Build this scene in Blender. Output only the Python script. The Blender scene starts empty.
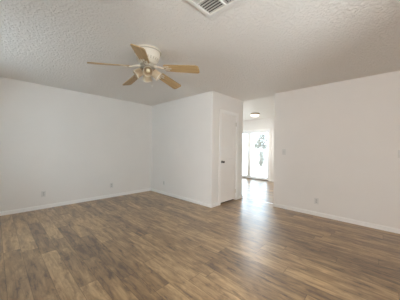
import bpy, bmesh, math, random
from mathutils import Vector, Matrix
random.seed(7)
SC = bpy.context.scene
COL = SC.collection
PI = math.pi

# ------------------------------------------------------------------ camera
cam_d = bpy.data.cameras.new('camera')
cam = bpy.data.objects.new('camera', cam_d); COL.objects.link(cam)
cam_d.sensor_fit = 'HORIZONTAL'; cam_d.sensor_width = 36.0
cam_d.lens = 196.30 / 400 * 36
cam_d.shift_y = -1.76 / 400
cam_d.clip_start = 0.02
cam.matrix_world = (Matrix.Translation((0, 0, 1.2355)) @ Matrix.Rotation(0.7605, 4, 'Z')
                    @ Matrix.Rotation(PI / 2, 4, 'X') @ Matrix.Rotation(0.0131, 4, 'Z'))
SC.camera = cam

# ------------------------------------------------------------------ sky
W = bpy.data.worlds.new('sky'); SC.world = W; W.use_nodes = True
bg = W.node_tree.nodes['Background']
bg.inputs['Color'].default_value = (0.68, 0.83, 1.0, 1)
bg.inputs['Strength'].default_value = 10.0

# ------------------------------------------------------------------ window daylight and added fills
def area(name, loc, rot, sx, sy, power, color):
    l = bpy.data.lights.new(name, 'AREA'); l.shape = 'RECTANGLE'; l.size = sx; l.size_y = sy
    l.energy = power; l.color = color
    o = bpy.data.objects.new(name, l); COL.objects.link(o)
    o.location = loc; o.rotation_euler = rot
    return o
# front window daylight faces +Y; the warm, side and back-room areas are added fills; the patio door is lit by the sky itself
LF = area('daylight_front', (-3.2, -1.66, 1.45), (PI / 2, 0, 0), 0.95, 0.85, 36, (0.85, 0.93, 1.0))
LG = area('fill_front_warm', (0.55, -1.66, 1.45), (PI / 2, 0, 0), 1.05, 0.85, 98, (1.0, 0.79, 0.69))  # unseen warm fill with its window, added to brighten the right wall
LR = area('fill_side', (1.36, 1.3, 1.40), (PI / 2, 0, PI / 2), 1.05, 0.85, 56, (1.0, 0.97, 0.96))  # unseen fill with its window, added to light the left wall
LK = area('fill_back_room', (-5.86, 5.95, 1.52), (PI / 2, 0, -PI / 2), 1.8, 1.05, 36, (1.0, 0.84, 0.70))  # unseen fill with its window, added to brighten the far room
SUN_D = bpy.data.lights.new('sun', 'SUN'); SUN_D.energy = 9; SUN_D.angle = 0.01; SUN_D.color = (1.0, 0.96, 0.90)
SUN = bpy.data.objects.new('sun', SUN_D); COL.objects.link(SUN)
SUN.rotation_euler = (0, math.radians(-38), 0)      # high sun from the left, along the back of the house
def portal(name, loc, rot, sx, sy):
    o = area(name, loc, rot, sx, sy, 1, (1, 1, 1)); o.data.cycles.is_portal = True
portal('patio_door_portal', (-4.215, 7.48, 1.0), (PI / 2, 0, PI), 1.75, 1.9)

# ------------------------------------------------------------------ exposure
SC.view_settings.view_transform = 'Standard'
SC.view_settings.look = 'None'
SC.view_settings.gamma = 1
SC.view_settings.use_curve_mapping = False
SC.view_settings.exposure = -0.09
SC.cycles.max_bounces = 12
SC.cycles.diffuse_bounces = 8
SC.cycles.use_denoising = True
SC.cycles.sample_clamp_indirect = 8

# ------------------------------------------------------------------ room measures
XL, YC, YR, XC, XE, YE, H = -4.913, 3.135, 4.184, -2.641, -1.769, 4.352, 2.44
YF, XR = -1.5, 1.2          # walls behind and beside the viewer
YB = 7.35                   # back wall with the patio door
FX0, FX1 = -5.7, -0.6       # side walls of the back room

# ------------------------------------------------------------------ materials
def mat(name, color, rough=0.6, spec=0.5, metal=0.0):
    m = bpy.data.materials.new(name); m.use_nodes = True
    b = m.node_tree.nodes['Principled BSDF']
    b.inputs['Base Color'].default_value = (*color, 1)
    b.inputs['Roughness'].default_value = rough
    b.inputs['Metallic'].default_value = metal
    b.inputs['Specular IOR Level'].default_value = spec
    return m, m.node_tree, b
def nd(t, kind, **kw):
    n = t.nodes.new(kind)
    for k, v in kw.items(): setattr(n, k, v)
    return n
def math_n(t, op, a, b=None):
    n = nd(t, 'ShaderNodeMath', operation=op)
    for i, v in enumerate((a, b)):
        if v is None: continue
        if isinstance(v, (int, float)): n.inputs[i].default_value = v
        else: t.links.new(v, n.inputs[i])
    return n.outputs[0]

def painted(name, color, rough=0.7, bump_scale=60, bump=0.08, spec=0.3, var=0.02):
    m, t, b = mat(name, color, rough, spec)
    tc = nd(t, 'ShaderNodeTexCoord')
    n = nd(t, 'ShaderNodeTexNoise'); n.inputs['Scale'].default_value = bump_scale; n.inputs['Detail'].default_value = 4
    t.links.new(tc.outputs['Object'], n.inputs['Vector'])
    bp = nd(t, 'ShaderNodeBump'); bp.inputs['Strength'].default_value = bump; bp.inputs['Distance'].default_value = 0.01
    t.links.new(n.outputs['Fac'], bp.inputs['Height']); t.links.new(bp.outputs['Normal'], b.inputs['Normal'])
    n2 = nd(t, 'ShaderNodeTexNoise'); n2.inputs['Scale'].default_value = 3
    t.links.new(tc.outputs['Object'], n2.inputs['Vector'])
    mx = nd(t, 'ShaderNodeMix', data_type='RGBA')
    mx.inputs['A'].default_value = (*[c * (1 - var) for c in color], 1)
    mx.inputs['B'].default_value = (*[min(1, c * (1 + var)) for c in color], 1)
    t.links.new(n2.outputs['Fac'], mx.inputs['Factor']); t.links.new(mx.outputs['Result'], b.inputs['Base Color'])
    return m

M = {}
M['wall'] = painted('wall_paint', (0.80, 0.775, 0.745), bump_scale=90, bump=0.10)
M['smooth_ceiling'] = painted('smooth_ceiling_paint', (0.86, 0.84, 0.81), bump_scale=40, bump=0.05)
M['trim'] = painted('white_trim_paint', (0.87, 0.855, 0.835), rough=0.4, bump_scale=30, bump=0.02, spec=0.5, var=0.01)
M['door'] = painted('door_paint', (0.83, 0.80, 0.77), rough=0.45, bump_scale=25, bump=0.05, spec=0.5, var=0.02)
M['plate'] = mat('switch_plate_plastic', (0.69, 0.68, 0.655), 0.45)[0]
M['plate_dark'] = mat('socket_plastic', (0.56, 0.55, 0.53), 0.4)[0]
M['slot'] = mat('socket_slot', (0.03, 0.03, 0.03), 0.6)[0]
M['white_vinyl'] = mat('white_vinyl', (0.82, 0.83, 0.84), 0.35)[0]
M['steel'] = mat('brushed_steel', (0.70, 0.67, 0.62), 0.4, metal=1.0)[0]
M['dark_bronze'] = mat('dark_bronze', (0.10, 0.09, 0.08), 0.35, metal=0.8)[0]
M['cream'] = mat('cream_enamel', (0.74, 0.68, 0.58), 0.35)[0]
M['cream_shadow'] = mat('cream_shaded', (0.45, 0.40, 0.32), 0.5)[0]  # shaded copy of the cream: dark edges and gaps put into the colour
M['dull_brass'] = mat('dull_brass', (0.30, 0.21, 0.11), 0.45, metal=0.7)[0]
M['brass'] = mat('antique_brass', (0.62, 0.47, 0.22), 0.3, metal=1.0)[0]
M['dark'] = mat('dark_shade', (0.05, 0.045, 0.04), 0.9)[0]  # near-black colour painting the shade in the duct and under the door
M['vent'] = mat('vent_enamel', (0.80, 0.79, 0.76), 0.4)[0]
M['louvre'] = mat('louvre_enamel', (0.60, 0.59, 0.56), 0.4)[0]
M['threshold'] = mat('threshold_metal', (0.88, 0.89, 0.90), 0.28, metal=0.6)[0]
M['concrete'] = painted('patio_concrete', (0.62, 0.60, 0.57), rough=0.9, bump_scale=20, bump=0.2)
M['stucco'] = painted('garden_wall_stucco', (0.75, 0.73, 0.70), rough=0.9, bump_scale=40, bump=0.3)
M['bark'] = painted('bark', (0.22, 0.18, 0.15), rough=0.9, bump_scale=50, bump=0.5, var=0.2)
M['leaf'] = painted('leaf', (0.19, 0.17, 0.135), rough=0.7, bump_scale=30, bump=0.2, var=0.3)
M['gravel'] = painted('pale_gravel', (0.60, 0.57, 0.52), rough=0.9, bump_scale=80, bump=0.5, var=0.1)

def ceiling_mat():
    m, t, b = mat('textured_ceiling_plaster', (0.84, 0.815, 0.78), 0.8, 0.2)
    tc = nd(t, 'ShaderNodeTexCoord')
    n = nd(t, 'ShaderNodeTexNoise'); n.inputs['Scale'].default_value = 38; n.inputs['Detail'].default_value = 5; n.inputs['Roughness'].default_value = 0.6
    v = nd(t, 'ShaderNodeTexNoise'); v.inputs['Scale'].default_value = 60; v.inputs['Detail'].default_value = 2
    t.links.new(tc.outputs['Object'], n.inputs['Vector']); t.links.new(tc.outputs['Object'], v.inputs['Vector'])
    r = nd(t, 'ShaderNodeValToRGB'); r.color_ramp.elements[0].position = 0.44; r.color_ramp.elements[1].position = 0.58
    t.links.new(n.outputs['Fac'], r.inputs['Fac'])
    hgt = math_n(t, 'ADD', r.outputs['Color'], math_n(t, 'MULTIPLY', v.outputs['Fac'], 0.5))
    bp = nd(t, 'ShaderNodeBump'); bp.inputs['Strength'].default_value = 0.62; bp.inputs['Distance'].default_value = 0.009
    t.links.new(hgt, bp.inputs['Height']); t.links.new(bp.outputs['Normal'], b.inputs['Normal'])
    return m
M['ceiling'] = ceiling_mat()

FLOOR_ROUGH = 0.25
def floor_mat():
    PW, PL = 0.147, 1.22
    m, t, b = mat('laminate_planks', (0.3, 0.22, 0.15), 0.35, 0.85)
    b.inputs['Coat Weight'].default_value = 0.25; b.inputs['Coat Roughness'].default_value = 0.42
    tc = nd(t, 'ShaderNodeTexCoord'); sp = nd(t, 'ShaderNodeSeparateXYZ')
    t.links.new(tc.outputs['Object'], sp.inputs[0])
    yv = math_n(t, 'DIVIDE', math_n(t, 'SUBTRACT', sp.outputs['Y'], 0.088 - 147 * 0.147), PW); row = math_n(t, 'FLOOR', yv); fy = math_n(t, 'FRACT', yv)
    wn = nd(t, 'ShaderNodeTexWhiteNoise', noise_dimensions='1D'); t.links.new(row, wn.inputs['W'])
    xv = math_n(t, 'ADD', math_n(t, 'DIVIDE', sp.outputs['X'], PL), math_n(t, 'MULTIPLY', wn.outputs['Value'], 7.3))
    pk = math_n(t, 'FLOOR', xv); fx = math_n(t, 'FRACT', xv)
    cv = nd(t, 'ShaderNodeCombineXYZ'); t.links.new(row, cv.inputs[0]); t.links.new(pk, cv.inputs[1])
    w2 = nd(t, 'ShaderNodeTexWhiteNoise', noise_dimensions='2D'); t.links.new(cv.outputs[0], w2.inputs['Vector'])
    # grain: stretched along X, shifted per plank
    gv = nd(t, 'ShaderNodeCombineXYZ')
    t.links.new(math_n(t, 'MULTIPLY', sp.outputs['X'], 2.6), gv.inputs[0])
    t.links.new(math_n(t, 'MULTIPLY', sp.outputs['Y'], 13.0), gv.inputs[1])
    t.links.new(math_n(t, 'MULTIPLY', w2.outputs['Value'], 40), gv.inputs[2])
    g = nd(t, 'ShaderNodeTexNoise'); g.inputs['Scale'].default_value = 1.3; g.inputs['Detail'].default_value = 6; g.inputs['Roughness'].default_value = 0.66; g.inputs['Distortion'].default_value = 0.5
    t.links.new(gv.outputs[0], g.inputs['Vector'])
    gv2 = nd(t, 'ShaderNodeCombineXYZ')
    t.links.new(math_n(t, 'MULTIPLY', sp.outputs['X'], 4), gv2.inputs[0])
    t.links.new(math_n(t, 'MULTIPLY', sp.outputs['Y'], 70), gv2.inputs[1])
    t.links.new(math_n(t, 'MULTIPLY', w2.outputs['Value'], 13), gv2.inputs[2])
    g2 = nd(t, 'ShaderNodeTexNoise'); g2.inputs['Scale'].default_value = 1; g2.inputs['Detail'].default_value = 3
    t.links.new(gv2.outputs[0], g2.inputs['Vector'])
    fac = math_n(t, 'ADD', math_n(t, 'MULTIPLY', g.outputs['Fac'], 1.35),
                 math_n(t, 'ADD', math_n(t, 'MULTIPLY', w2.outputs['Value'], 0.30), math_n(t, 'MULTIPLY', g2.outputs['Fac'], 0.26)))
    fac = math_n(t, 'SUBTRACT', fac, 0.47)
    # dark knotty smudges, stretched a little along the boards
    kv = nd(t, 'ShaderNodeCombineXYZ')
    t.links.new(math_n(t, 'MULTIPLY', sp.outputs['X'], 5.5), kv.inputs[0])
    t.links.new(math_n(t, 'MULTIPLY', sp.outputs['Y'], 15.0), kv.inputs[1])
    t.links.new(math_n(t, 'MULTIPLY', w2.outputs['Value'], 77), kv.inputs[2])
    k3 = nd(t, 'ShaderNodeTexNoise'); k3.inputs['Scale'].default_value = 1.0; k3.inputs['Detail'].default_value = 5; k3.inputs['Roughness'].default_value = 0.7
    t.links.new(kv.outputs[0], k3.inputs['Vector'])
    kr = nd(t, 'ShaderNodeMapRange'); kr.inputs['From Min'].default_value = 0.54; kr.inputs['From Max'].default_value = 0.72
    t.links.new(k3.outputs['Fac'], kr.inputs['Value'])
    fac = math_n(t, 'SUBTRACT', fac, math_n(t, 'MULTIPLY', kr.outputs['Result'], 0.30))
    r = nd(t, 'ShaderNodeValToRGB'); cr = r.color_ramp
    cr.elements[0].position = 0.18; cr.elements[0].color = (0.115, 0.073, 0.050, 1)
    cr.elements[1].position = 0.85; cr.elements[1].color = (0.62, 0.435, 0.235, 1)
    e = cr.elements.new(0.5); e.color = (0.335, 0.216, 0.112, 1)
    t.links.new(fac, r.inputs['Fac'])
    # seams
    ey = math_n(t, 'MINIMUM', fy, math_n(t, 'SUBTRACT', 1.0, fy)); ex = math_n(t, 'MINIMUM', fx, math_n(t, 'SUBTRACT', 1.0, fx))
    sy = math_n(t, 'LESS_THAN', ey, 0.018); sx = math_n(t, 'LESS_THAN', ex, 0.0026)
    seam = math_n(t, 'MAXIMUM', sy, sx)
    mx = nd(t, 'ShaderNodeMix', data_type='RGBA', blend_type='MULTIPLY')
    t.links.new(math_n(t, 'MULTIPLY', seam, 0.55), mx.inputs['Factor'])
    t.links.new(r.outputs['Color'], mx.inputs['A']); mx.inputs['B'].default_value = (0.25, 0.2, 0.16, 1)
    t.links.new(mx.outputs['Result'], b.inputs['Base Color'])
    rr = math_n(t, 'ADD', math_n(t, 'MULTIPLY', g2.outputs['Fac'], 0.14), FLOOR_ROUGH)
    t.links.new(rr, b.inputs['Roughness'])
    bp = nd(t, 'ShaderNodeBump'); bp.inputs['Strength'].default_value = 0.12; bp.inputs['Distance'].default_value = 0.002
    t.links.new(g2.outputs['Fac'], bp.inputs['Height']); t.links.new(bp.outputs['Normal'], b.inputs['Normal'])
    return m
M['floor'] = floor_mat()

def blade_mat():
    m, t, b = mat('light_oak', (0.62, 0.42, 0.22), 0.4, 0.4)
    tc = nd(t, 'ShaderNodeTexCoord'); mp = nd(t, 'ShaderNodeMapping'); mp.inputs['Scale'].default_value = (2.5, 45, 10)
    n = nd(t, 'ShaderNodeTexNoise'); n.inputs['Scale'].default_value = 1.5; n.inputs['Detail'].default_value = 5
    t.links.new(tc.outputs['Object'], mp.inputs[0]); t.links.new(mp.outputs[0], n.inputs['Vector'])
    r = nd(t, 'ShaderNodeValToRGB')
    r.color_ramp.elements[0].position = 0.3; r.color_ramp.elements[0].color = (0.40, 0.265, 0.12, 1)
    r.color_ramp.elements[1].position = 0.7; r.color_ramp.elements[1].color = (0.58, 0.40, 0.20, 1)
    t.links.new(n.outputs['Fac'], r.inputs['Fac']); t.links.new(r.outputs['Color'], b.inputs['Base Color'])
    return m
M['oak'] = blade_mat()

def glass_mat():
    m = bpy.data.materials.new('window_glass'); m.use_nodes = True; t = m.node_tree
    t.nodes.remove(t.nodes['Principled BSDF']); out = t.nodes['Material Output']
    tr = nd(t, 'ShaderNodeBsdfTransparent'); tr.inputs[0].default_value = (0.94, 0.97, 0.96, 1)
    gl = nd(t, 'ShaderNodeBsdfGlossy'); gl.inputs['Roughness'].default_value = 0.02
    fr = nd(t, 'ShaderNodeFresnel'); fr.inputs['IOR'].default_value = 1.45
    mx = nd(t, 'ShaderNodeMixShader')
    t.links.new(fr.outputs[0], mx.inputs[0]); t.links.new(tr.outputs[0], mx.inputs[1]); t.links.new(gl.outputs[0], mx.inputs[2])
    t.links.new(mx.outputs[0], out.inputs['Surface'])
    return m
M['glass'] = glass_mat()

def glow_mat():
    m, t, b = mat('lit_opal_glass', (0.95, 0.92, 0.86), 0.3)
    b.inputs['Emission Color'].default_value = (1.0, 0.93, 0.80, 1)
    b.inputs['Emission Strength'].default_value = 1.3
    return m
M['opal'] = glow_mat()
M['bulb'] = mat('frosted_bulb', (0.80, 0.72, 0.52), 0.25)[0]
M['shade_glass'] = mat('cream_shade', (0.62, 0.50, 0.34), 0.35)[0]

# ------------------------------------------------------------------ helpers
def add_box(bm, x0, x1, y0, y1, z0, z1, bev=0.0):
    g = bmesh.ops.create_cube(bm, size=1)
    vs = g['verts']
    for v in vs:
        v.co = Vector(((x0 + x1) / 2 + v.co.x * (x1 - x0), (y0 + y1) / 2 + v.co.y * (y1 - y0), (z0 + z1) / 2 + v.co.z * (z1 - z0)))
    if bev:
        es = list({e for v in vs for e in v.link_edges})
        bmesh.ops.bevel(bm, geom=es, offset=bev, segments=2, affect='EDGES', profile=0.7)
def add_lathe(bm, prof, n=32, mtx=Matrix(), cap=True):
    rings = []
    for r, z in prof:
        if r < 1e-6: rings.append([bm.verts.new(mtx @ Vector((0, 0, z)))])
        else: rings.append([bm.verts.new(mtx @ Vector((r * math.cos(2 * PI * k / n), r * math.sin(2 * PI * k / n), z))) for k in range(n)])
    for a, b in zip(rings, rings[1:]):
        for k in range(n):
            k2 = (k + 1) % n
            if len(a) == 1 and len(b) == 1: continue
            if len(a) == 1: bm.faces.new((a[0], b[k2], b[k]))
            elif len(b) == 1: bm.faces.new((a[k], a[k2], b[0]))
            else: bm.faces.new((a[k], a[k2], b[k2], b[k]))
    if cap:
        for rg in (rings[0], rings[-1]):
            if len(rg) > 1: bm.faces.new(rg)
def add_tube(bm, pts, rad, n=10):
    prev = None
    pts = [Vector(p) for p in pts]
    for i, p in enumerate(pts):
        d = (pts[min(i + 1, len(pts) - 1)] - pts[max(i - 1, 0)]).normalized()
        u = d.orthogonal().normalized() if prev is None else (pu - d * pu.dot(d)).normalized()
        pu = u; w = d.cross(u)
        r = rad[i] if isinstance(rad, (list, tuple)) else rad
        ring = [bm.verts.new(p + (u * math.cos(2 * PI * k / n) + w * math.sin(2 * PI * k / n)) * r) for k in range(n)]
        if prev:
            for k in range(n): bm.faces.new((prev[k], prev[(k + 1) % n], ring[(k + 1) % n], ring[k]))
        else: bm.faces.new(ring[::-1])
        prev = ring
    bm.faces.new(prev)
def add_prism(bm, outline, h0, h1, mtx=Matrix()):
    lo = [bm.verts.new(mtx @ Vector((x, y, h0))) for x, y in outline]
    hi = [bm.verts.new(mtx @ Vector((x, y, h1))) for x, y in outline]
    bm.faces.new(lo[::-1]); bm.faces.new(hi)
    for k in range(len(lo)):
        k2 = (k + 1) % len(lo); bm.faces.new((lo[k], lo[k2], hi[k2], hi[k]))
def obj(name, bm, m, parent=None, smooth=False, loc=None):
    bmesh.ops.recalc_face_normals(bm, faces=bm.faces)
    me = bpy.data.meshes.new(name); bm.to_mesh(me); bm.free()
    me.materials.append(m)
    if smooth:
        me.polygons.foreach_set('use_smooth', [True] * len(me.polygons))
        me.set_sharp_from_angle(angle=math.radians(40))
    o = bpy.data.objects.new(name, me); COL.objects.link(o)
    if parent: o.parent = parent
    if loc: o.location = loc
    return o
def tag(o, label, cat, group=None, kind=None):
    o['label'] = label; o['category'] = cat
    if group: o['group'] = group
    if kind: o['kind'] = kind
    return o
def thing(name, label, cat, loc=(0, 0, 0), rotz=0, group=None):
    o = bpy.data.objects.new(name, None); COL.objects.link(o)
    o.empty_display_size = 0.1
    o.location = loc; o.rotation_euler = (0, 0, rotz)
    return tag(o, label, cat, group)
def struct(name, boxes, m, label=None, parent=None, bev=0.0):
    bm = bmesh.new()
    for b in boxes: add_box(bm, *b, bev=bev)
    o = obj(name, bm, m, parent)
    if not parent:
        o['kind'] = 'structure'
        if label: o['label'] = label; o['category'] = name.rsplit('_', 1)[0] if '_' in name else name
    return o

# ------------------------------------------------------------------ structure
T = 0.12
f = struct('floor', [(FX0 - T, XR + T, YF - T, YB + T, -0.10, 0)], M['floor'], 'brown wood-look laminate plank floor running through both rooms'); f['category'] = 'floor'
struct('ceiling', [(XL - T, XR + T, YF - T, YE, H, H + 0.12)], M['ceiling'], 'off-white textured plaster ceiling above the main room')
struct('ceiling_back_room', [(FX0 - T, FX1 + T, YE, YB + T, H, H + 0.12)], M['smooth_ceiling'], 'smoother white ceiling over the back room beyond the opening')['category'] = 'ceiling'
struct('wall_left', [(XL - T, XL, YF - T, YE - T, 0, H)], M['wall'], 'long plain white wall on the left')
# closet block: front wall and side wall with a door opening
DY0, DY1, DH = 3.43, 4.05, 2.035
def bead_wall():
    bm = bmesh.new()
    # the closet front wall and the door-side wall as one L with rounded outer corners
    def arc(cx, cy, a0, a1, r=0.022, n=5):
        return [(cx + r * math.cos(a0 + (a1 - a0) * k / n), cy + r * math.sin(a0 + (a1 - a0) * k / n)) for k in range(n + 1)]
    r = 0.022
    o1 = [(XL, YC)] + arc(XC - r, YC + r, -PI / 2, 0) + [(XC, DY0), (XC - 0.1, DY0), (XC - 0.1, YC + 0.1), (XL, YC + 0.1)]
    add_prism(bm, o1, 0, H)
    o2 = [(XC, DY1)] + arc(XC - r, YE - r, 0, PI / 2) + [(FX0, YE), (FX0, YE - 0.1), (XC - 0.1, YE - 0.1), (XC - 0.1, DY1)]
    add_prism(bm, o2, 0, H)
    add_prism(bm, [(XC, DY0), (XC, DY1), (XC - 0.1, DY1), (XC - 0.1, DY0)], DH, H)
    return bm
o = obj('wall_closet', bead_wall(), M['wall'], smooth=True); o['kind'] = 'structure'; o['label'] = 'white closet walls jutting into the room around the narrow door'; o['category'] = 'wall'
struct('wall_right', [(XE, XR + T, YR, YE, 0, H)], M['wall'], 'plain white wall on the right of the opening')
# front wall (behind the viewer) with a window
WX0, WX1, WX2, WX3, WZ0, WZ1 = -3.7, -2.7, 0.0, 1.1, 1.0, 1.9
struct('wall_front', [(XL, WX0, YF - T, YF, 0, H), (WX1, WX2, YF - T, YF, 0, H), (WX3, XR + T, YF - T, YF, 0, H), (WX0, WX1, YF - T, YF, 0, WZ0), (WX0, WX1, YF - T, YF, WZ1, H), (WX2, WX3, YF - T, YF, 0, WZ0), (WX2, WX3, YF - T, YF, WZ1, H)], M['wall'], 'white wall behind the viewer with a wide window')
RY0, RY1, RZ0, RZ1 = 0.75, 1.85, 0.95, 1.85
struct('wall_side', [(XR, XR + T, YF, RY0, 0, H), (XR, XR + T, RY1, YR, 0, H), (XR, XR + T, RY0, RY1, 0, RZ0), (XR, XR + T, RY0, RY1, RZ1, H)], M['wall'], 'white wall beside the viewer with an added window')
def window(name, horiz, a0, a1, z0, z1, d, label):
    # horiz: runs along X at y=d, else along Y at x=d
    def bx(a, b, c, e, t0=-0.03, t1=0.03):
        return (a, b, d + t0, d + t1, c, e) if horiz else (d + t0, d + t1, a, b, c, e)
    w = 0.05; mid = (a0 + a1) / 2
    fr = struct(name, [bx(a0, a1, z0, z0 + w), bx(a0, a1, z1 - w, z1), bx(a0, a0 + w, z0 + w, z1 - w), bx(a1 - w, a1, z0 + w, z1 - w), bx(mid - w / 2, mid + w / 2, z0 + w, z1 - w)], M['white_vinyl'], label)
    fr['category'] = 'window'
    for p, q in ((a0 + w, mid - w / 2), (mid + w / 2, a1 - w)):
        struct('pane', [bx(p, q, z0 + w, z1 - w, -0.003, 0.003)], M['glass'], parent=fr)
window('window_1', True, WX0, WX1, WZ0, WZ1, YF - T / 2, 'wide white vinyl window behind the viewer')
window('added_window_2', True, WX2, WX3, WZ0, WZ1, YF - T / 2, 'added white vinyl window, unseen behind the viewer, for the warm fill')
window('added_window_3', False, RY0, RY1, RZ0, RZ1, XR + T / 2, 'added white vinyl window, unseen beside the viewer, for the side fill')
# back room
SX0, SX1, SZ = -5.13, -3.29, 1.98
struct('wall_back', [(FX0 - T, SX0, YB, YB + T, 0, H), (SX1, FX1 + T, YB, YB + T, 0, H), (SX0, SX1, YB, YB + T, SZ, H)], M['wall'], 'white far wall around the sliding glass door')
KY0, KY1, KZ0, KZ1 = 5.0, 6.9, 0.95, 2.1
struct('wall_back_room_left', [(FX0 - T, FX0, YE - T, KY0, 0, H), (FX0 - T, FX0, KY1, YB, 0, H), (FX0 - T, FX0, KY0, KY1, 0, KZ0), (FX0 - T, FX0, KY0, KY1, KZ1, H)], M['wall'], 'white side wall of the back room, left')['category'] = 'wall'
window('added_window_4', False, KY0, KY1, KZ0, KZ1, FX0 - T / 2, 'added white vinyl window, unseen, for the back room fill')
struct('wall_back_room_right', [(FX1, FX1 + T, YE, YB, 0, H)], M['wall'], 'white side wall of the back room, right')['category'] = 'wall'

# baseboards: profiled strip with an eased top
def baseboard(name, runs, label):
    bm = bmesh.new()
    h, t = 0.072, 0.013
    for (p, q, nrm) in runs:
        p = Vector((*p, 0)); q = Vector((*q, 0)); n = Vector((*nrm, 0))
        prof = [(0, 0), (t, 0), (t, h - 0.014), (t * 0.45, h - 0.003), (0, h)]
        A = [bm.verts.new(p + n * a + Vector((0, 0, z))) for a, z in prof]
        B = [bm.verts.new(q + n * a + Vector((0, 0, z))) for a, z in prof]
        bm.faces.new(A); bm.faces.new(B[::-1])
        for k in range(5): bm.faces.new((A[k], A[(k + 1) % 5], B[(k + 1) % 5], B[k]))
    o = obj(name, bm, M['trim']); o['kind'] = 'structure'; o['label'] = label; o['category'] = 'baseboard'
baseboard('baseboard_left', [((XL, YF), (XL, YC), (1, 0))], 'white baseboard along the long left wall')
CW = 0.058
baseboard('baseboard_closet', [((XL + .013, YC), (XC + 0.013, YC), (0, -1)), ((XC, YC), (XC, DY0 - CW), (1, 0)), ((XC, DY1 + CW), (XC, YE), (1, 0))], 'white baseboard around the closet corner')
baseboard('baseboard_right', [((XE, YR), (XR, YR), (0, -1))], 'white baseboard along the right wall')
baseboard('baseboard_back', [((SX1 + 0.05, YB), (FX1, YB), (0, -1)), ((FX0, YB), (SX0 - 0.05, YB), (0, -1))], 'white baseboard on the far wall beside the glass door')
baseboard('baseboard_side', [((XR, YF), (XR, YR), (-1, 0)), ((XL, YF), (XR, YF), (0, 1))], 'white baseboard behind the viewer')

struct('floor_shade', [(XL, XC - 0.045, YC + 0.1, YE - 0.1, 0, 0.006)], M['dark'], 'dark sheet painting the shade under the narrow door')  # dark sheet laid in so the gap under the door reads as shade
# closet door casing and door
bm = bmesh.new()
x0, x1 = XC, XC + 0.020
add_box(bm, x0, x1, DY0 - CW, DY0 + 0.004, 0, DH + CW, bev=0.004)
add_box(bm, x0, x1, DY1 - 0.004, DY1 + CW, 0, DH + CW, bev=0.004)
add_box(bm, x0, x1 - 0.001, DY0, DY1, DH - 0.004, DH + CW, bev=0.004)
add_box(bm, XC - 0.1, XC, DY0, DY0 + 0.012, 0, DH); add_box(bm, XC - 0.1, XC, DY1 - 0.012, DY1, 0, DH); add_box(bm, XC - 0.1, XC, DY0 + .012, DY1 - .012, DH - 0.012, DH)
o = obj('trim_1', bm, M['trim']); o['kind'] = 'structure'; o['label'] = 'white painted casing around the closet door'; o['category'] = 'door casing'

def panel_door():
    bm = bmesh.new()
    ya, yb, za, zb = DY0 + 0.015, DY1 - 0.015, 0.035, DH - 0.015
    xf, xb = XC - 0.003, XC - 0.038
    # front face grid with two recessed moulded panels
    ys = [ya, ya + 0.10, yb - 0.10, yb]
    zs = [za, za + 0.20, 0.86, 1.00, zb - 0.12, zb]
    V = {}
    for i, y in enumerate(ys):
        for j, z in enumerate(zs): V[i, j] = bm.verts.new((xf, y, z))
    panels = []
    for i in range(3):
        for j in range(5):
            fc = bm.faces.new((V[i, j], V[i + 1, j], V[i + 1, j + 1], V[i, j + 1]))
            if i == 1 and j in (1, 3): panels.append(fc)
    for fc in panels:
        r = bmesh.ops.inset_individual(bm, faces=[fc], thickness=0.016, depth=0)
        bmesh.ops.translate(bm, verts=fc.verts, vec=(-0.005, 0, 0))
        bmesh.ops.inset_individual(bm, faces=[fc], thickness=0.02, depth=0)
        bmesh.ops.translate(bm, verts=fc.verts, vec=(0.003, 0, 0))
    # back and sides
    B = [bm.verts.new((xb, y, z)) for y, z in ((ya, za), (yb, za), (yb, zb), (ya, zb))]
    bm.faces.new(B[::-1])
    rim = [[V[i, 0] for i in range(4)], [V[3, j] for j in range(6)], [V[i, 5] for i in (3, 2, 1, 0)], [V[0, j] for j in (5, 4, 3, 2, 1, 0)]]
    for k, rv in enumerate(rim): bm.faces.new([*rv, B[(k + 1) % 4], B[k]])
    return bm
d1 = obj('door_1', panel_door(), M['door']); d1['kind'] = 'structure'; d1['label'] = 'narrow white closet door with dark knob and a gap beneath'; d1['category'] = 'door'
bm = bmesh.new()
mk = Matrix.Translation((XC - 0.003, DY0 + 0.06, 0.94)) @ Matrix.Rotation(PI / 2, 4, 'Y')
add_lathe(bm, [(0.0, 0), (0.030, 0), (0.030, 0.005), (0.024, 0.010), (0.011, 0.013), (0.010, 0.032), (0.020, 0.038), (0.027, 0.050), (0.025, 0.062), (0.014, 0.069), (0, 0.070)], 24, mk)
k = obj('door_knob', bm, M['dark_bronze'], d1, smooth=True); k['label'] = 'dark metal knob'
for z in (0.22, 1.82):
    bm = bmesh.new()
    add_tube(bm, [(XC + 0.012, DY1 - 0.018, z - 0.045), (XC + 0.012, DY1 - 0.018, z + 0.045)], 0.007)
    add_box(bm, XC - 0.003, XC + 0.006, DY1 - 0.045, DY1 - 0.018, z - 0.042, z + 0.042)
    add_lathe(bm, [(0, -0.006), (0.005, -0.004), (0.005, 0), (0.0, 0)], 10, Matrix.Translation((XC + 0.012, DY1 - 0.018, z - 0.045)))
    obj('hinge', bm, M['steel'], d1, smooth=True)

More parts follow.
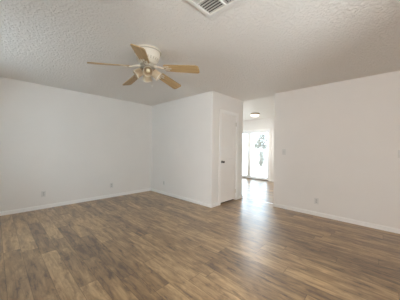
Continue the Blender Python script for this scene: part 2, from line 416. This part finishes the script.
# sliding patio door
w = 0.05
d2 = struct('door_2', [(SX0, SX1, YB + 0.01, YB + 0.11, SZ - 0.045, SZ), (SX0, SX0 + 0.03, YB + 0.01, YB + 0.11, 0.03, SZ - 0.045), (SX1 - 0.03, SX1, YB + 0.01, YB + 0.11, 0.03, SZ - 0.045), (SX0, SX1, YB + 0.01, YB + 0.11, 0, 0.03)], M['white_vinyl'], 'white framed sliding glass patio door to the garden')
d2['category'] = 'sliding door'
MX = (SX0 + SX1) / 2
for nm, (a, b, y) in {'fixed_panel': (SX0 + 0.03, MX + 0.03, YB + 0.08), 'sliding_panel': (MX + 0.02, SX1 - 0.03, YB + 0.04)}.items():
    wl, wr = (0.07, 0.10) if nm == 'fixed_panel' else (0.095, 0.055)
    p = struct(nm, [(a, b, y - 0.018, y + 0.018, 0.03, 0.10), (a, b, y - 0.018, y + 0.018, SZ - 0.10, SZ - 0.045),
                    (a, a + wl, y - 0.018, y + 0.018, 0.10, SZ - 0.10), (b - wr, b, y - 0.018, y + 0.018, 0.10, SZ - 0.10)], M['white_vinyl'], parent=d2)
    struct('pane', [(a + wl, b - wr, y - 0.003, y + 0.003, 0.10, SZ - 0.10)], M['glass'], parent=p)
    if nm == 'fixed_panel':
        struct('latch', [(b - 0.055, b - 0.02, y - 0.045, y - 0.018, 1.35, 1.47)], M['steel'], parent=p, bev=0.004)
struct('door_track', [(SX0 + 0.03, SX1 - 0.03, YB - 0.012, YB + 0.012, 0, 0.022)], M['dark_bronze'], parent=d2)
# blind rail / casing over the glass door
struct('trim_2', [(SX0 - 0.05, SX1 + 0.05, YB - 0.012, YB, SZ, SZ + 0.05), (SX1, SX1 + 0.05, YB - 0.012, YB, 0, SZ), (SX0 - 0.05, SX0, YB - 0.012, YB, 0, SZ)], M['trim'], 'white casing around the sliding glass door')['category'] = 'door casing'

# threshold strip across the opening
bm = bmesh.new()
prof = [(-0.022, 0.0), (-0.018, 0.004), (-0.008, 0.007), (0.008, 0.007), (0.018, 0.004), (0.022, 0.0)]
A = [bm.verts.new((XC + 0.0, YE + 0.02 + a, z + 0.0002)) for a, z in prof]; B = [bm.verts.new((FX1, YE + 0.02 + a, z + 0.0002)) for a, z in prof]
bm.faces.new(A); bm.faces.new(B[::-1])
for k in range(6): bm.faces.new((A[k], A[(k + 1) % 6], B[(k + 1) % 6], B[k]))
o = obj('trim_3', bm, M['threshold']); o['kind'] = 'structure'; o['label'] = 'pale metal threshold strip across the floor of the opening'; o['category'] = 'threshold'

# ------------------------------------------------------------------ ceiling fan
FC = (-2.168, 1.313)
fan = thing('ceiling_fan', 'cream ceiling fan with five light oak blades and four cup lamps', 'ceiling fan', (FC[0], FC[1], H))
bm = bmesh.new()
add_lathe(bm, [(0, 0), (0.155, 0), (0.160, -0.006), (0.160, -0.022), (0.154, -0.028), (0.150, -0.060), (0.140, -0.100), (0.118, -0.140), (0.092, -0.165), (0.080, -0.172), (0, -0.172)], 48)
hs = obj('motor_housing', bm, M['cream'], fan, smooth=True)
bm = bmesh.new()   # band and vent slots, their shade kept in the darker cream
add_lathe(bm, [(0.1585, -0.0225), (0.1635, -0.024), (0.1635, -0.029), (0.1535, -0.0305)], 48, cap=False)
obj('trim_ring', bm, M['cream_shadow'], hs, smooth=True)
for k in range(24):
    a = 2 * PI * k / 24
    mt = Matrix.Rotation(a, 4, 'Z') @ Matrix.Translation((0.1295, 0, -0.120)) @ Matrix.Rotation(math.radians(29), 4, 'Y')
    bm = bmesh.new(); add_prism(bm, [(-0.0015, -0.004), (0.0012, -0.004), (0.0012, 0.004), (-0.0015, 0.004)], -0.016, 0.016, mt)
    obj('vent_slot', bm, M['cream_shadow'], hs)
bm = bmesh.new()
add_lathe(bm, [(0, -0.170), (0.078, -0.170), (0.090, -0.180), (0.090, -0.212), (0.078, -0.222), (0, -0.222)], 40)
obj('flywheel', bm, M['cream_shadow'], fan, smooth=True)  # shaded cream paints the dark gap between housing and hub
BZ = -0.203
def blade_outline():
    pts = []
    r0, r1, w0, w1 = 0.215, 0.66, 0.058, 0.070
    for k in range(7):   # tip corners
        a = -PI / 2 + k * PI / 12; c = 0.035
        pts.append((r1 - c + c * math.cos(a), -w1 + c + c * math.sin(a)))
    for k in range(7):
        a = k * PI / 12; c = 0.035
        pts.append((r1 - c + c * math.cos(a), w1 - c + c * math.sin(a)))
    for k in range(5):
        a = PI / 2 + k * PI / 8; c = 0.03
        pts.append((r0 + c + c * math.cos(a), w0 - c + c * math.sin(a)))
    for k in range(5):
        a = PI + k * PI / 8; c = 0.03
        pts.append((r0 + c + c * math.cos(a), -w0 + c + c * math.sin(a)))
    return pts
blade_me = None
for i in range(5):
    az = -8.23 - i * 2 * PI / 5
    if blade_me is None:
        bm = bmesh.new(); add_prism(bm, blade_outline(), -0.004, 0.004)
        bl = obj('blade', bm, M['oak'], fan); blade_me = bl.data
        bm = bmesh.new()   # blade iron: ornate forked arm under the blade, rising to the flywheel
        P = [(0.20, -0.012), (0.225, -0.036), (0.285, -0.040), (0.285, -0.026), (0.245, -0.020), (0.245, -0.008), (0.31, -0.009), (0.318, 0), (0.31, 0.009), (0.245, 0.008), (0.245, 0.020), (0.285, 0.026), (0.285, 0.040), (0.225, 0.036), (0.20, 0.012)]
        add_prism(bm, P, -0.009, -0.0045)
        for sx, sy in ((0.275, -0.033), (0.275, 0.033), (0.306, 0)):
            add_lathe(bm, [(0, 0), (0.005, 0), (0.004, -0.003), (0, -0.004)], 10, Matrix.Translation((sx, sy, -0.009)))
        ir = obj('blade_iron', bm, M['cream'], bl, smooth=True)
        iron_me = ir.data
    else:
        bl = bpy.data.objects.new('blade', blade_me); COL.objects.link(bl); bl.parent = fan
        ir = bpy.data.objects.new('blade_iron', iron_me); COL.objects.link(ir); ir.parent = bl
    bm = bmesh.new(); add_lathe(bm, [(0, 0), (0.016, 0), (0.013, -0.005), (0, -0.008)], 16, Matrix.Translation((0.232, 0, -0.009)))
    obj('rosette', bm, M['dull_brass'], bl, smooth=True)['label'] = 'small brass rosette'
    bl.matrix_local = Matrix.Rotation(az, 4, 'Z') @ Matrix.Translation((0, 0, BZ)) @ Matrix.Rotation(math.radians(6.5), 4, 'Y') @ Matrix.Rotation(math.radians(-16), 4, 'X')
    bm = bmesh.new()   # curved arm from the flywheel down to the iron, in fan space
    R = Matrix.Rotation(az, 4, 'Z')
    add_tube(bm, [R @ Vector(p) for p in ((0.080, 0, -0.200), (0.115, 0, -0.204), (0.145, 0, -0.212), (0.17, 0, -0.224), (0.205, 0, -0.236), (0.24, 0, -0.240))], [0.016, 0.014, 0.011, 0.010, 0.011, 0.008])
    obj('blade_arm', bm, M['cream'], fan, smooth=True)
# light kit
bm = bmesh.new()
add_lathe(bm, [(0, -0.219), (0.050, -0.219), (0.052, -0.232), (0.056, -0.245), (0.054, -0.262), (0.040, -0.276), (0.018, -0.284), (0.012, -0.292), (0, -0.295)], 36)
obj('light_fitter', bm, M['cream'], fan, smooth=True)
az0 = math.atan2(-FC[1], -FC[0])
for k in range(4):
    a = az0 + k * PI / 2
    ax = Vector((math.cos(a) * math.cos(0.66), math.sin(a) * math.cos(0.66), -math.sin(0.66)))
    base = Vector((math.cos(a) * 0.055, math.sin(a) * 0.045, -0.240))
    mt = Matrix.Translation(base) @ ax.to_track_quat('Z', 'Y').to_matrix().to_4x4()
    bm = bmesh.new()
    add_lathe(bm, [(0.018, -0.01), (0.020, 0.012), (0.030, 0.020), (0.044, 0.030), (0.049, 0.050), (0.051, 0.095), (0.056, 0.112), (0.058, 0.118), (0.055, 0.118), (0.048, 0.095), (0.046, 0.050), (0.040, 0.034), (0.016, 0.026), (0.0, 0.024)], 32, mt)
    sh = obj('lamp_shade', bm, M['shade_glass'], fan, smooth=True)
    bm = bmesh.new()
    add_lathe(bm, [(0, 0.024), (0.014, 0.024), (0.014, 0.045), (0.022, 0.062), (0.028, 0.080), (0.026, 0.095), (0.016, 0.105), (0, 0.108)], 24, mt)
    obj('bulb', bm, M['bulb'], sh, smooth=True)
    bm = bmesh.new()
    add_lathe(bm, [(0, -0.022), (0.020, -0.020), (0.022, 0.008), (0.032, 0.0175), (0.046, 0.028), (0.0455, 0.031), (0.042, 0.030)], 28, mt, cap=False)
    obj('shade_holder', bm, M['dull_brass'], sh, smooth=True)['label'] = 'dull brass shade holder'
    bm = bmesh.new()
    add_lathe(bm, [(0.0555, 0.110), (0.0595, 0.112), (0.0605, 0.120), (0.0555, 0.120)], 32, mt, cap=False)
    obj('shade_rim', bm, M['cream'], sh, smooth=True)
for k, (dx, dy, L) in enumerate(((0.03, 0.045, 0.15),)):
    bm = bmesh.new()
    for q in range(26):
        bmesh.ops.create_uvsphere(bm, u_segments=6, v_segments=4, radius=0.0022, matrix=Matrix.Translation((dx, dy, -0.27 - L * q / 26)))
    ch = obj('pull_chain', bm, M['brass'], fan)
    bm = bmesh.new()
    add_lathe(bm, [(0, 0.004), (0.003, 0.002), (0.007, -0.010), (0.008, -0.018), (0.005, -0.024), (0, -0.026)], 14, Matrix.Translation((dx, dy, -0.27 - L)))
    obj('pull_knob', bm, M['trim'], ch, smooth=True)['label'] = 'small white pull knob'

# ------------------------------------------------------------------ ceiling vent
VX, VY, VS = -1.183, 1.351, 0.40        # inner corner, size
vent = thing('ceiling_vent', 'square off-white louvred air vent in the ceiling near the fan', 'air vent', (VX + VS / 2, VY - VS / 2, H))
h = VS / 2
bm = bmesh.new()
b = 0.032
for (x0, x1, y0, y1) in ((-h, h, h - b, h), (-h, h, -h, -h + b), (-h, -h + b, -h + b, h - b), (h - b, h, -h + b, h - b)):
    add_box(bm, x0, x1, y0, y1, -0.016, 0, bev=0.003)
obj('vent_frame', bm, M['vent'], vent)
bm = bmesh.new(); add_box(bm, -h + b, h - b, -h + b, h - b, -0.0015, 0)  # thin dark sheet painted as the shade behind the louvres
obj('duct_shade', bm, M['dark'], vent)['label'] = 'dark sheet for the shade inside the duct'
i0 = h - b
bm = bmesh.new()
add_box(bm, -0.006, 0.006, -i0, i0, -0.016, -0.002); add_box(bm, -i0, i0, -0.006, 0.006, -0.016, -0.002)
obj('divider', bm, M['vent'], vent)
for qx in (0, 1):
    for qy in (0, 1):
        bm = bmesh.new()
        x0 = -i0 if qx == 0 else 0.006; y0 = -i0 if qy == 0 else 0.006
        s = i0 - 0.006
        along_x = (qx + qy) % 2 == 1
        n = 6
        for k in range(n):
            c = (k + 0.5) * s / n
            tilt = math.radians(22 if (qx if not along_x else 1 - qy) else -22)
            if along_x:
                mt = Matrix.Translation((x0 + s / 2, y0 + c, -0.009)) @ Matrix.Rotation(-tilt, 4, 'X')
                add_prism(bm, [(-s / 2, -0.014), (s / 2, -0.014), (s / 2, 0.014), (-s / 2, 0.014)], -0.0008, 0.0008, mt)
            else:
                mt = Matrix.Translation((x0 + c, y0 + s / 2, -0.009)) @ Matrix.Rotation(tilt, 4, 'Y')
                add_prism(bm, [(-0.014, -s / 2), (0.014, -s / 2), (0.014, s / 2), (-0.014, s / 2)], -0.0008, 0.0008, mt)
        obj('louvre', bm, M['louvre'], vent)

# ------------------------------------------------------------------ outlets and switches
def plate_bm(w, hgt):
    bm = bmesh.new(); add_box(bm, -w / 2, w / 2, -0.006, 0, -hgt / 2, hgt / 2, bev=0.0025); return bm
def outlet(loc, rz, label):
    t = thing('wall_outlet', label, 'outlet', loc, rz, 'wall outlets around the room')
    obj('cover_plate', plate_bm(0.072, 0.116), M['plate'], t)
    for s in (-1, 1):
        bm = bmesh.new()
        ol = [(0.0165 * math.cos(a) , max(-0.0135, min(0.0135, 0.0175 * math.sin(a)))) for a in [2 * PI * k / 24 for k in range(24)]]
        add_prism(bm, ol, 0, 0.002, Matrix.Translation((0, -0.006, s * 0.0195)) @ Matrix.Rotation(PI / 2, 4, 'X'))
        so = obj('socket', bm, M['plate_dark'], t)
        bm = bmesh.new()
        for sx in (-1, 1): add_box(bm, sx * 0.006 - 0.001, sx * 0.006 + 0.001, -0.0085, -0.0078, s * 0.0195 - 0.001, s * 0.0195 + 0.007)
        add_lathe(bm, [(0, 0), (0.0024, 0), (0.0024, 0.0006), (0, 0.0006)], 10, Matrix.Translation((0, -0.0079, s * 0.0195 - 0.007)) @ Matrix.Rotation(PI / 2, 4, 'X'))
        obj('slots', bm, M['slot'], so)
    bm = bmesh.new(); add_lathe(bm, [(0, 0), (0.003, 0), (0.002, 0.001), (0, 0.001)], 10, Matrix.Translation((0, -0.006, 0)) @ Matrix.Rotation(PI / 2, 4, 'X'))
    obj('screw', bm, M['steel'], t)
def switch(loc, rz, n, label, group=None):
    wd = 0.072 + 0.046 * (n - 1)
    t = thing('light_switch', label, 'light switch', loc, rz, group)
    obj('cover_plate', plate_bm(wd, 0.116), M['plate'], t)
    for k in range(n):
        cx = (k - (n - 1) / 2) * 0.046
        bm = bmesh.new(); add_box(bm, cx - 0.006, cx + 0.006, -0.0075, -0.006, -0.013, 0.013, bev=0.0005)
        add_prism(bm, [(-0.004, -0.004), (0.004, -0.004), (0.003, 0.004), (-0.003, 0.004)], 0, 0.013, Matrix.Translation((cx, -0.0072, 0)) @ Matrix.Rotation(math.radians(65), 4, 'X'))
        obj('toggle', bm, M['plate_dark'], t)
    for k in range(n):
        cx = (k - (n - 1) / 2) * 0.046
        for z in (-0.03, 0.03):
            bm = bmesh.new(); add_lathe(bm, [(0, 0), (0.003, 0), (0.002, 0.001), (0, 0.001)], 10, Matrix.Translation((cx, -0.006, z)) @ Matrix.Rotation(PI / 2, 4, 'X'))
            obj('screw', bm, M['steel'], t)
outlet((XL, 0.688, 0.292), PI / 2, 'wall outlet low on the long left wall, the one nearer the left edge')
outlet((XL, 2.013, 0.292), PI / 2, 'wall outlet low on the long left wall, nearer the room corner')
outlet((-4.289, YC, 0.300), 0, 'wall outlet low on the closet wall, beside the room corner')
outlet((-0.946, YR, 0.275), 0, 'wall outlet low on the right wall above the baseboard')
switch((-1.556, YR, 1.180), 0, 1, 'single light switch on the right wall beside the opening')
switch((0.180, YR, 1.19), 0, 2, 'wider switch plate on the right wall at the right edge of the photo')

# ------------------------------------------------------------------ back room ceiling lamp
LP = (-3.25, 6.10)
lamp = thing('ceiling_lamp', 'lit flush round bowl lamp on the back room ceiling', 'ceiling lamp', (LP[0], LP[1], H))
bm = bmesh.new(); add_lathe(bm, [(0, 0), (0.145, 0), (0.152, -0.008), (0.152, -0.036), (0.142, -0.042), (0, -0.042)], 40)
obj('lamp_base', bm, M['dull_brass'], lamp, smooth=True)['label'] = 'dull brass mounting ring'
bm = bmesh.new(); add_lathe(bm, [(0.138, -0.040), (0.142, -0.050), (0.132, -0.078), (0.102, -0.103), (0.058, -0.118), (0, -0.123)], 40, cap=False)
obj('glass_bowl', bm, M['opal'], lamp, smooth=True)['label'] = 'glowing opal glass bowl'
bm = bmesh.new(); add_lathe(bm, [(0, -0.121), (0.010, -0.123), (0.012, -0.132), (0.006, -0.142), (0, -0.144)], 16)
obj('finial', bm, M['brass'], lamp, smooth=True)
pl = bpy.data.lights.new('back_room_lamp_light', 'AREA'); pl.shape = 'DISK'; pl.size = 0.26; pl.energy = 20; pl.color = (1, 0.94, 0.88)
po = bpy.data.objects.new('back_room_lamp_light', pl); COL.objects.link(po); po.location = (LP[0], LP[1], H - 0.15)

# ------------------------------------------------------------------ garden
def ground(name, b, m, label):
    o = struct(name, [b], m); o['label'] = label; o['category'] = name; return o
ground('patio', (-12, 2, YB + T, 11.0, -0.12, -0.02), M['concrete'], 'pale concrete patio outside the glass door')
ground('gravel_yard', (-20, 6, 11.0, 24, -0.12, -0.03), M['gravel'], 'pale gravel yard beyond the patio')
ground('garden_wall', (-22, 6, 20.0, 20.2, -0.12, 1.7), M['stucco'], 'pale stucco garden wall beyond the lawn')
def tree(name, label, loc, hgt, clumps, trunk_r):
    t = thing(name, label, 'tree', loc)
    bm = bmesh.new()
    top = max(c[2] for c in clumps)
    add_tube(bm, [(0, 0, 0), (0.02, 0.01, top * 0.3), (-0.02, 0.0, top * 0.6), (0.0, 0.02, top)], [trunk_r, trunk_r * 0.8, trunk_r * 0.6, trunk_r * 0.3], 8)
    for cx, cy, cz, r in clumps:
        add_tube(bm, [(0, 0, cz * 0.55), (cx * 0.6, cy * 0.6, cz * 0.85), (cx, cy, cz)], [trunk_r * 0.4, trunk_r * 0.3, trunk_r * 0.15], 6)
    obj('trunk', bm, M['bark'], t, smooth=True)
    bm = bmesh.new()
    for cx, cy, cz, r in clumps:
        n = int(330 * (r / 0.3) ** 0.5)
        for _ in range(min(n, 460)):
            d = Vector((random.gauss(0, 1), random.gauss(0, 1), random.gauss(0, 1))).normalized() * r * random.random() ** 0.45 * 1.2
            p = Vector((cx, cy, cz)) + d
            s = r * random.uniform(0.16, 0.26)
            u = Vector((random.gauss(0, 1), random.gauss(0, 1), random.gauss(0, 1))).normalized(); v = u.orthogonal().normalized()
            nn = u.cross(v) * s * 0.15
            vs = [bm.verts.new(p + q) for q in (u * s, v * s * 0.5 + nn, -u * s, -v * s * 0.5 + nn)]
            bm.faces.new(vs)
    obj('foliage', bm, M['leaf'], t)
tree('garden_tree', 'slender young tree just outside the glass door', (-4.45, 9.05, -0.02), 1.4,
     [(0, 0, 0.93, 0.14), (0.08, 0.02, 0.72, 0.13), (-0.08, 0, 0.60, 0.12), (0.05, 0, 0.48, 0.10), (0.02, 0, 1.10, 0.08)], 0.02)
tree('leafy_tree', 'taller leafy tree standing in the gravel behind the young one', (-6.5, 13.0, -0.03), 3,
     [(0, 0, 1.75, 0.30), (0.30, 0.1, 1.45, 0.20), (-0.32, 0.1, 1.45, 0.2), (0.15, 0.1, 2.15, 0.22), (-0.70, 0.1, 1.6, 0.13), (0.45, 0, 1.85, 0.16)], 0.05)
